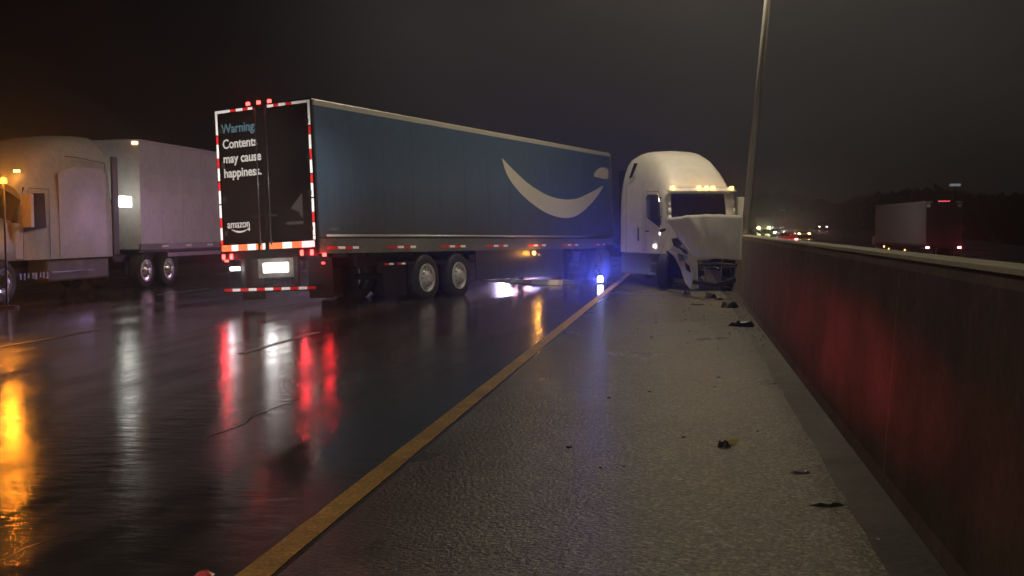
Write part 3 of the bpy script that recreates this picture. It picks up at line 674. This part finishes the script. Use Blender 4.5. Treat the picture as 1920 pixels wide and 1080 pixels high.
# amber warning beacon at the left edge
BC = empty('warning_beacon', (-15.15, 22.3, 0), 0, 'amber warning beacon on a thin mast glowing at the left edge', 'beacon')
BC.location = (-14.1, 21.05, 0)
MB().tube((0, 0, .0), (0, 0, 2.62), .022).build('mast', darkm, BC)
MB().lathe([(0, .001), (0, .07), (.09, .06), (.12, .001)], n=16).build('beacon_lens', mat('amber_beacon_lens', (.9, .4, .02), .3, emit=(1, .24, .012), es=18), BC).matrix_basis = Matrix.Translation((0, 0, 2.62)) @ Matrix.Rotation(-pi / 2, 4, 'Y')
MB().lathe([(0, .001), (0, .25), (.05, .22), (.06, .001)], n=16).build('mast_base', rubber, BC).matrix_basis = Matrix.Rotation(-pi / 2, 4, 'Y')
plane_lamp('beacon_glow', BC, (0.12, -.16, 2.72), 110, (1, .28, .015), .08)

# ================================================================ cars
def car(loc_, rz, label, paint, tail=redL, head=None, lightbar=False, name='car', group=None, k=1.0):
    C = empty(name, loc_, rz, label, 'car', group)
    # sections along y (forward): (y, half width, sill z, belt z)
    rows = []
    for y, w, z0, z1 in ((-2.35, .78, .45, .80), (-2.28, .86, .32, .95), (-1.6, .91, .25, 1.02), (-.6, .92, .22, .98), (.6, .92, .22, .96), (1.4, .91, .24, .90), (2.0, .86, .28, .78), (2.3, .74, .35, .62)):
        rows.append([(w * .9, y, z0), (w, y, z0 + .18), (w, y, z1 - .14), (w * .88, y, z1), (0, y, z1 + .03), (-w * .88, y, z1), (-w, y, z1 - .14), (-w, y, z0 + .18), (-w * .9, y, z0)])
    b = MB().grid(rows, closed=True); n = 9; kx = len(rows); b.f.append(tuple(range(n))); b.f.append(tuple((kx - 1) * n + i for i in range(n)))
    b.build('body', paint, C, smooth=True).modifiers.new('e', 'EDGE_SPLIT').split_angle = radians(40)
    g_ = MB(); R = [(-1.75, .80, .96), (-1.15, .68, 1.40), (.0, .68, 1.45), (.25, .68, 1.42), (1.0, .80, .95)]
    g_.grid([[(w, y, min(.96, z)), (w * .96, y, z), (-w * .96, y, z), (-w, y, min(.96, z))] for y, w, z in R]); g_.build('cabin_glass', glass, C)
    g2 = MB().grid([[(w, y, z + .012), (0, y, z + .03), (-w, y, z + .012)] for y, w, z in ((-1.2, .66, 1.38), (-.6, .67, 1.43), (0, .67, 1.45), (.28, .66, 1.41))]); g2.build('roof', paint, C, solid=.02)
    for sx in (1, -1):
        for y in (-1.42, 1.42): wheel(C, (.82 * sx, y, .33), .33, .22, .20, sx)
        box((.55 * sx, -2.37, .66), (.80 * sx, -2.30, .80)).build('tail_lamp', tail, C, bevel=.01)
        box((.50 * sx, 2.20, .55), (.76 * sx, 2.31, .66)).build('headlamp', head or glass, C, bevel=.01)
    if lightbar:
        box((-.6, -.35, 1.49), (-.05, -.10, 1.60)).build('light_bar', bluL, C, bevel=.02); box((.05, -.35, 1.49), (.6, -.10, 1.60)).build('light_bar', redL, C, bevel=.02)
    return C
# patrol car beyond the trailer, hidden by its box; its lamps light the far side
PX, PY = -6.0, 41.5
PC = car((PX, PY, 0), radians(160), 'dark patrol car with lit blue and red light bar, standing behind the blue trailer', mat('car_dark', (.03, .03, .035), .25, coat=.5), lightbar=True, name='patrol_car', head=glass)
plane_lamp('light_bar_glow', PC, (-.35, -.2, 1.95), 380, (.62, .42, 1), .5)
plane_lamp('light_bar_glow', PC, (.35, -.2, 1.95), 400, (1, .45, .6), .5)
lamp('added_lavender_spot', 'SPOT', (-6.6, 40.2, 1.7), 900, (.74, .62, 1), (-4.4, 31.4, .0), .15, 26, .8)  # spot added to brighten the fairing piece and road under the trailer
lamp('added_lavender_spot', 'SPOT', (-7.6, 39.9, 1.7), 14000, (.78, .62, 1), (-10.6, 21, .0), .2, 30, 1.0)  # second added spot, tints the road by the trailer's rear lavender

# white torn panel on the road under the trailer
pm = MB(); q = Vector((-6.3, 33.5, 0)); pts = []
base = [(-6.25, 33.6), (-5.35, 32.4), (-4.60, 31.5), (-4.35, 31.0), (-3.55, 30.75), (-3.42, 30.6)]
hts = [.02, .10, .12, .16, .15, .17]
dpx = Vector((.45, .9, 0))
pm.grid([[(x, y, .01) for x, y in base], [(x + .02, y + .05, h) for (x, y), h in zip(base, hts)], [(x + .25, y + .42, h * .8) for (x, y), h in zip(base, hts)], [(x + .3, y + .5, .01) for (x, y) in base]])
tag(pm.build('fairing_piece', whitep, smooth=False, solid=.01), 'long low white broken fairing piece lying on wet road under the trailer', 'debris')
pk = MB(); pk.prism([(-.12, 0), (.14, 0), (.10, .12), (.03, .34), (-.03, .36), (-.07, .15)], .16, 'y', 0)
o = pk.build('fairing_shard', whitep, bevel=.02); o.location = (-5.02, 31.95, .0); o.rotation_euler = (0, 0, .3); tag(o, 'upright white shard standing at the white fairing piece under the trailer', 'debris')

# blue road flare on the yellow line
FL = empty('road_flare', (-2.42, 31.6, .004), 0, 'small glaring blue flare lamp on the road below the jackknife', 'flare')
MB().lathe([(0, .001), (0, .12), (.03, .13), (.05, .09), (.055, .001)], n=16).build('flare_base', rubber, FL).matrix_basis = Matrix.Rotation(-pi / 2, 4, 'Y')
MB().lathe([(0, .001), (0, .07), (.09, .09), (.16, .06), (.19, .001)], n=14).build('flare_lens', bluL, FL).matrix_basis = Matrix.Translation((0, 0, .055)) @ Matrix.Rotation(-pi / 2, 4, 'Y')
fg = lamp('flare_glow', 'SPOT', (.02, -.16, .20), 520, (.10, .12, 1), (-.05, -1.16, .49), .03, 38, .3); fg.parent = FL

# ================================================================ street lamps on the barrier
steel = mat('galvanised_pole', (.36, .35, .32), .5, .15, grain=.15, gscale=6)
def street_lamp(y, lean, label, power):
    T = empty('street_lamp', (1.43, y, 1.40), 0, label, 'street lamp', 'street lamps on the median barrier')
    e = Vector((lean, 0, 1)) * 9.4
    box((-.12, -.17, 0), (.12, .17, .06)).build('base_plate', steel, T)
    MB().tube((0, 0, .06), tuple(e), .10, .055, n=16).build('pole', steel, T, smooth=True)
    tip = e + Vector((-2.2, 0, .45)); MB().path([tuple(e - Vector((0, 0, .1))), tuple(e + Vector((-.9, 0, .28))), tuple(tip)], .04, 10).build('arm', steel, T)
    h = box((tip.x - .65, -.17, tip.z - .05), (tip.x + .05, .17, tip.z + .08)).build('lamp_head', steel, T, bevel=.04)
    box((tip.x - .58, -.13, tip.z - .062), (tip.x - .08, .13, tip.z - .051)).build('lamp_lens', mat('led_lens', (.9, .85, .7), .3, emit=(1, .86, .6), es=30), h)
    tip2 = e + Vector((2.2, 0, .45)); MB().path([tuple(e - Vector((0, 0, .1))), tuple(e + Vector((.9, 0, .28))), tuple(tip2)], .04, 10).build('arm', steel, T)
    box((tip2.x - .05, -.17, tip2.z - .05), (tip2.x + .65, .17, tip2.z + .08)).build('lamp_head', steel, T, bevel=.04)
    l = lamp('street_light', 'AREA', (tip.x - .33, 0, tip.z - .10), power, (1, .85, .60), (tip.x - .33 - .8, 0, tip.z - 9), .45); l.parent = T
    l2 = lamp('street_light', 'AREA', (tip2.x + .33, 0, tip2.z - .10), power * .35, (1, .80, .52), (tip2.x + .7, 0, tip2.z - 9), .45); l2.parent = T
    return T
street_lamp(27.0, .087, 'grey street lamp pole leaning right behind the crashed truck hood', 640)
street_lamp(-9.0, 0, 'upright grey street lamp on the barrier behind the viewer', 760)

# ================================================================ debris on the shoulder
dk = mat('debris_black', (.012, .011, .010), .5, grain=.5)
def shard(name, x, y, rx, ry, h, label, seed, m=dk, n=9, z=0.0):
    rnd = random.Random(seed); b = MB(); ring = []; top = []
    for i in range(n):
        a = 2 * pi * i / n; k = rnd.uniform(.65, 1.1); ring.append((rx * k * cos(a), ry * k * sin(a), .003)); k2 = k * rnd.uniform(.45, .8); top.append((rx * k2 * cos(a), ry * k2 * sin(a), h * rnd.uniform(.5, 1)))
    b.grid([ring, top], closed=True); b.f.append(tuple(range(n, 2 * n)))
    o = b.build(name, m); o.location = (x, y, z); return tag(o, label, 'debris')
shard('tyre_strip', .93, 18.05, .26, .12, .10, 'long black tyre strip lying across the gutter edge', 1, n=14)
shard('bumper_fragment', .88, 22.3, .17, .22, .16, 'jagged dark lump of debris at barrier foot near the hood', 2)
shard('trim_strip', .28, 23.0, .20, .10, .03, 'thin flat black trim strip on shoulder before the truck', 3)
shard('rubber_chunk', .29, 8.07, .055, .05, .055, 'small black chunk with yellow edge in the middle of the shoulder', 4)
o = MB().prism([(0, 0), (.07, .01), (.09, .05), (.02, .045)], .004, 'y', 0).build('plastic_sliver', mat('yellow_plastic', (.35, .28, .04), .4)); o.location = (.31, 8.12, .004); o.rotation_euler = (-.5, 0, .1)
tag(o, 'tiny yellow plastic sliver beside the black chunk', 'debris')
shard('flat_scrap', .74, 7.25, .075, .05, .02, 'small dark flat scrap near the gutter, farther of two', 5)
shard('flat_scrap', .80, 6.42, .11, .06, .025, 'dark flat scrap near the gutter, nearer of two', 6)
shard('glass_shard', .98, 5.75, .012, .03, .01, 'tiny pale glass shard in the gutter', 7, mat('pale_glass', (.6, .6, .6), .2))
o = shard('lane_reflector', -2.2, 4.70, .06, .05, .03, 'small red pavement reflector left of the yellow line at bottom edge', 8, mat('red_plastic', (.5, .03, .04), .3)); o['category'] = 'reflector'
rnd = random.Random(11); m = MB()
for i in range(95):
    x = rnd.uniform(-.9, 1.05); y = rnd.triangular(5, 27, 26); s_ = rnd.uniform(.006, .024)
    m.prism([(x + s_ * cos(a + i), y + s_ * 1.3 * sin(a + i)) for a in (0, 2, 4)], s_ * .5, 'z', .002)
o = m.build('scattered_fragments', dk); o['kind'] = 'stuff'; 
gm_ = mat('glass_grit', (.45, .47, .47), .12, spec=.8); m = MB(); rnd = random.Random(41)
for i in range(420):
    y = rnd.triangular(12, 27.5, 26.5); x = min(1.14, rnd.gauss(.65 + .015 * y, .35)); s_ = rnd.uniform(.004, .013); a0 = rnd.uniform(0, 6)
    m.prism([(x + s_ * cos(a + a0), y + s_ * sin(a + a0)) for a in (0, 2.2, 4)], s_ * .9, 'z', .003)
m.build('glass_fragments', gm_)['kind'] = 'stuff'
rnd = random.Random(12)
for i, (x, y, r, h, l_) in enumerate(((.55, 25.2, .16, .12, 'crumpled dark bracket on the road under the raised hood'), (.05, 26.6, .14, .10, 'broken black plastic duct beside the torn wing'), (.75, 24.6, .10, .06, 'flat broken lamp housing at the barrier below the hood'))):
    shard('wreck_fragment', x, y, r, r * .8, h, l_, 20 + i)
o = shard('lamp_shard', .52, 25.9, .06, .05, .10, 'small shiny lamp shard glinting below the hood', 30, chrome)

# ================================================================ right carriageway, lower
DZ = -.8
RT = plain_trailer((17.75, 75, DZ), radians(3.6), 14.0, 2.25, 4.08, 'white box trailer with red tail lamps beyond the barrier', mat('grey_lilac_panel', (.32, .29, .32), .5, grain=.2), tape_=False, rearm=mat('dark_purple_door', (.05, .04, .055), .5))
for x in (-.12, -2.13): box((x - .1, -.035, .98), (x + .1, -.02, 1.10)).build('tail_lamp', mat('red_far', (.6, .01, .01), .3, emit=(1, .16, .2), es=45), RT)
box((-.75, -.035, 4.02), (-1.5, -.02, 4.09)).build('marker_lamp', mat('red_dim_far', (.6, .02, .02), .3, emit=(1, .12, .12), es=1.3), RT)
for x in (-.14, -2.11):
    box((x - .12, -.03, 3.66), (x + .12, -.022, 3.9)).build('reflector_tape', tapew, RT)
    box((x - .25, -.03, 3.97), (x + .25, -.022, 4.04)).build('reflector_tape', tapew, RT)
plane_lamp('tail_glow', RT, (-.12, -.6, .9), 6, (1, .05, .12)); plane_lamp('tail_glow', RT, (-2.13, -.6, .9), 6, (1, .05, .12))
for y_ in (5, 9.5): box((-2.262, y_, .72), (-2.25, y_ + .25, .84)).build('side_marker_lamp', mat('amber_far', (.8, .4, .1), .3, emit=(1, .55, .2), es=5), RT)
R2 = empty('semi_tractor', (16.6, 90.2, DZ), radians(3.6), 'dark tractor unit pulling the white trailer beyond the barrier', 'truck')
cab_shell(R2, whited, 2.6, [(0, 3.6, .98), (.2, 3.7, 1), (1.2, 3.65, 1), (2.0, 3.3, 1), (2.6, 2.7, .95)], 1.15, .9)
box((-1.05, 2.5, .5), (1.05, 4.4, 1.7)).build('hood', whited, R2, bevel=.2)
for x, s_ in ((1.0, 1), (-1.0, -1)):
    for yy in (-1.5, 3.6): wheel(R2, (x, yy, .5), .5, .3, .29, s_)
for z in (.8, 1.6): box((-1.19, -.1 if z > 1 else -.6, z), (-1.16, .1 if z > 1 else -.3, z + .14)).build('marker_lamp', MATS['amber_far'], R2)
lamp('street_light', 'SPOT', (3.5, 68, 9), 2500, (1, .86, .7), (15, 84, 1.2), .3, 60, .8)
cargroup = 'cars far off beyond the barrier'
car((10.7, 120, fz(120)), radians(2), 'far car with two glowing red tail lamps left of the white trailer', mat('car_red', (.25, .02, .02), .3), tail=MATS['red_far'])
car((15.4, 150, fz(150)), radians(180), 'far oncoming car with a warm orange headlamp', mat('car_grey', (.1, .1, .1), .3), head=mat('orange_far', (.8, .5, .2), .3, emit=(1, .55, .2), es=60))
car((23.8, 200, fz(200)), radians(180), 'most distant car with faint headlamps near the trees', MATS['car_grey'], head=mat('faint_far', (.8, .8, .8), .3, emit=(1, .7, .7), es=25))
car((12.9, 158, fz(158)), radians(180), 'far car with broad white headlamps by the pole', MATS['car_grey'], head=mat('white_far', (.8, .8, .8), .3, emit=(1, .95, .8), es=160))
FT = empty('box_truck', (12.2, 180, fz(180)), radians(183), 'far reddish box truck with yellow cab lamps beside the pole', 'truck')
box((-1.2, -6, .9), (1.2, 0, 2.9)).build('cargo_box', mat('rusty_box', (.35, .10, .06), .5), FT, bevel=.03)
box((-1.1, .1, .6), (1.1, 2.0, 2.7)).build('cab_body', whited, FT, bevel=.25)
for sx in (1, -1):
    box((.6 * sx, 2.0, .7), (1.0 * sx, 2.05, .95)).build('headlamp', mat('yellow_far', (.8, .8, .2), .3, emit=(.85, 1, .35), es=60), FT)
    for yy in (-4.5, 1.1): wheel(FT, (1.0 * sx, yy, .45), .45, .28, .25, sx)
plane_lamp('headlamp_glow', FT, (0, 4.4, .6), 25, (1, .8, .5))
plane_lamp('headlamp_glow', None, (12.9, 152.5, 1.1), 70, (1, .93, .8))
plane_lamp('headlamp_glow', None, (10.7, 116.8, .5), 60, (1, .08, .05))
# distant lamps on poles
for (x, y, z, l_) in ((17.1, 200, 4.6, 'distant dim street lamp above the far cars'), (27.7, 120, 5.8, 'distant dim street lamp above the white trailer')):
    T = empty('street_lamp', (x, y, DZ), 0, l_, 'street lamp')
    MB().tube((0, 0, 0), (0, 0, z - DZ), .09, .05).build('pole', darkm, T); box((-.5, -.2, z - DZ), (.5, .2, z - DZ + .25)).build('lamp_head', mat('dim_far_lamp', (.5, .5, .5), .4, emit=(.6, .65, .7), es=.35), T)

# far tree line: jagged crowns of many small leaf clumps
tm = mat('far_foliage', (.030, .034, .022), .9, grain=.4, gscale=.6)
def treeline(x0, x1, y0, h0, n, seed):
    rnd = random.Random(seed); m = MB()
    for i in range(n):
        u = rnd.random(); x = x0 + (x1 - x0) * u; y = y0 + rnd.uniform(-12, 25)
        top = h0 * (.72 + .35 * noise.noise(Vector((x * .06, seed, 0))) + .2 * noise.noise(Vector((x * .3, seed, 4))))
        z = -1.6 + rnd.random() ** .6 * (top + 1.6); s_ = rnd.uniform(.5, 1.5)
        a, b_ = rnd.uniform(0, 6.28), rnd.uniform(-1, 1)
        p = [(x + s_ * cos(a + t) * rnd.uniform(.5, 1), y + s_ * sin(a + t) * b_, z + s_ * sin(a * 2 + t) * .8) for t in (0, 1.6, 3.1, 4.7)]
        m.add(p, [(0, 1, 2, 3)])
    o = m.build('treeline', tm, recalc=False); o['kind'] = 'stuff'; return o
treeline(36, 150, 215, 9.5, 9000, 1)
treeline(4, 90, 330, 13.5, 9000, 2)
treeline(-200, -40, 260, 9, 9000, 3)

# ================================================================ damp night air
hz = MB().box((-205, -22, -2.7), (205, 400, 26)).build('haze', None or mat('dummy', (0, 0, 0)), None)
hm = bpy.data.materials.new('haze_air'); hm.use_nodes = True; n = hm.node_tree.nodes; n.remove(n['Principled BSDF'])
pv = n.new('ShaderNodeVolumePrincipled'); pv.inputs['Color'].default_value = (.9, .9, .9, 1); pv.inputs['Density'].default_value = .0042; pv.inputs['Anisotropy'].default_value = .91
hm.node_tree.links.new(pv.outputs[0], n['Material Output'].inputs['Volume']); hz.data.materials.clear(); hz.data.materials.append(hm); hz['kind'] = 'stuff'
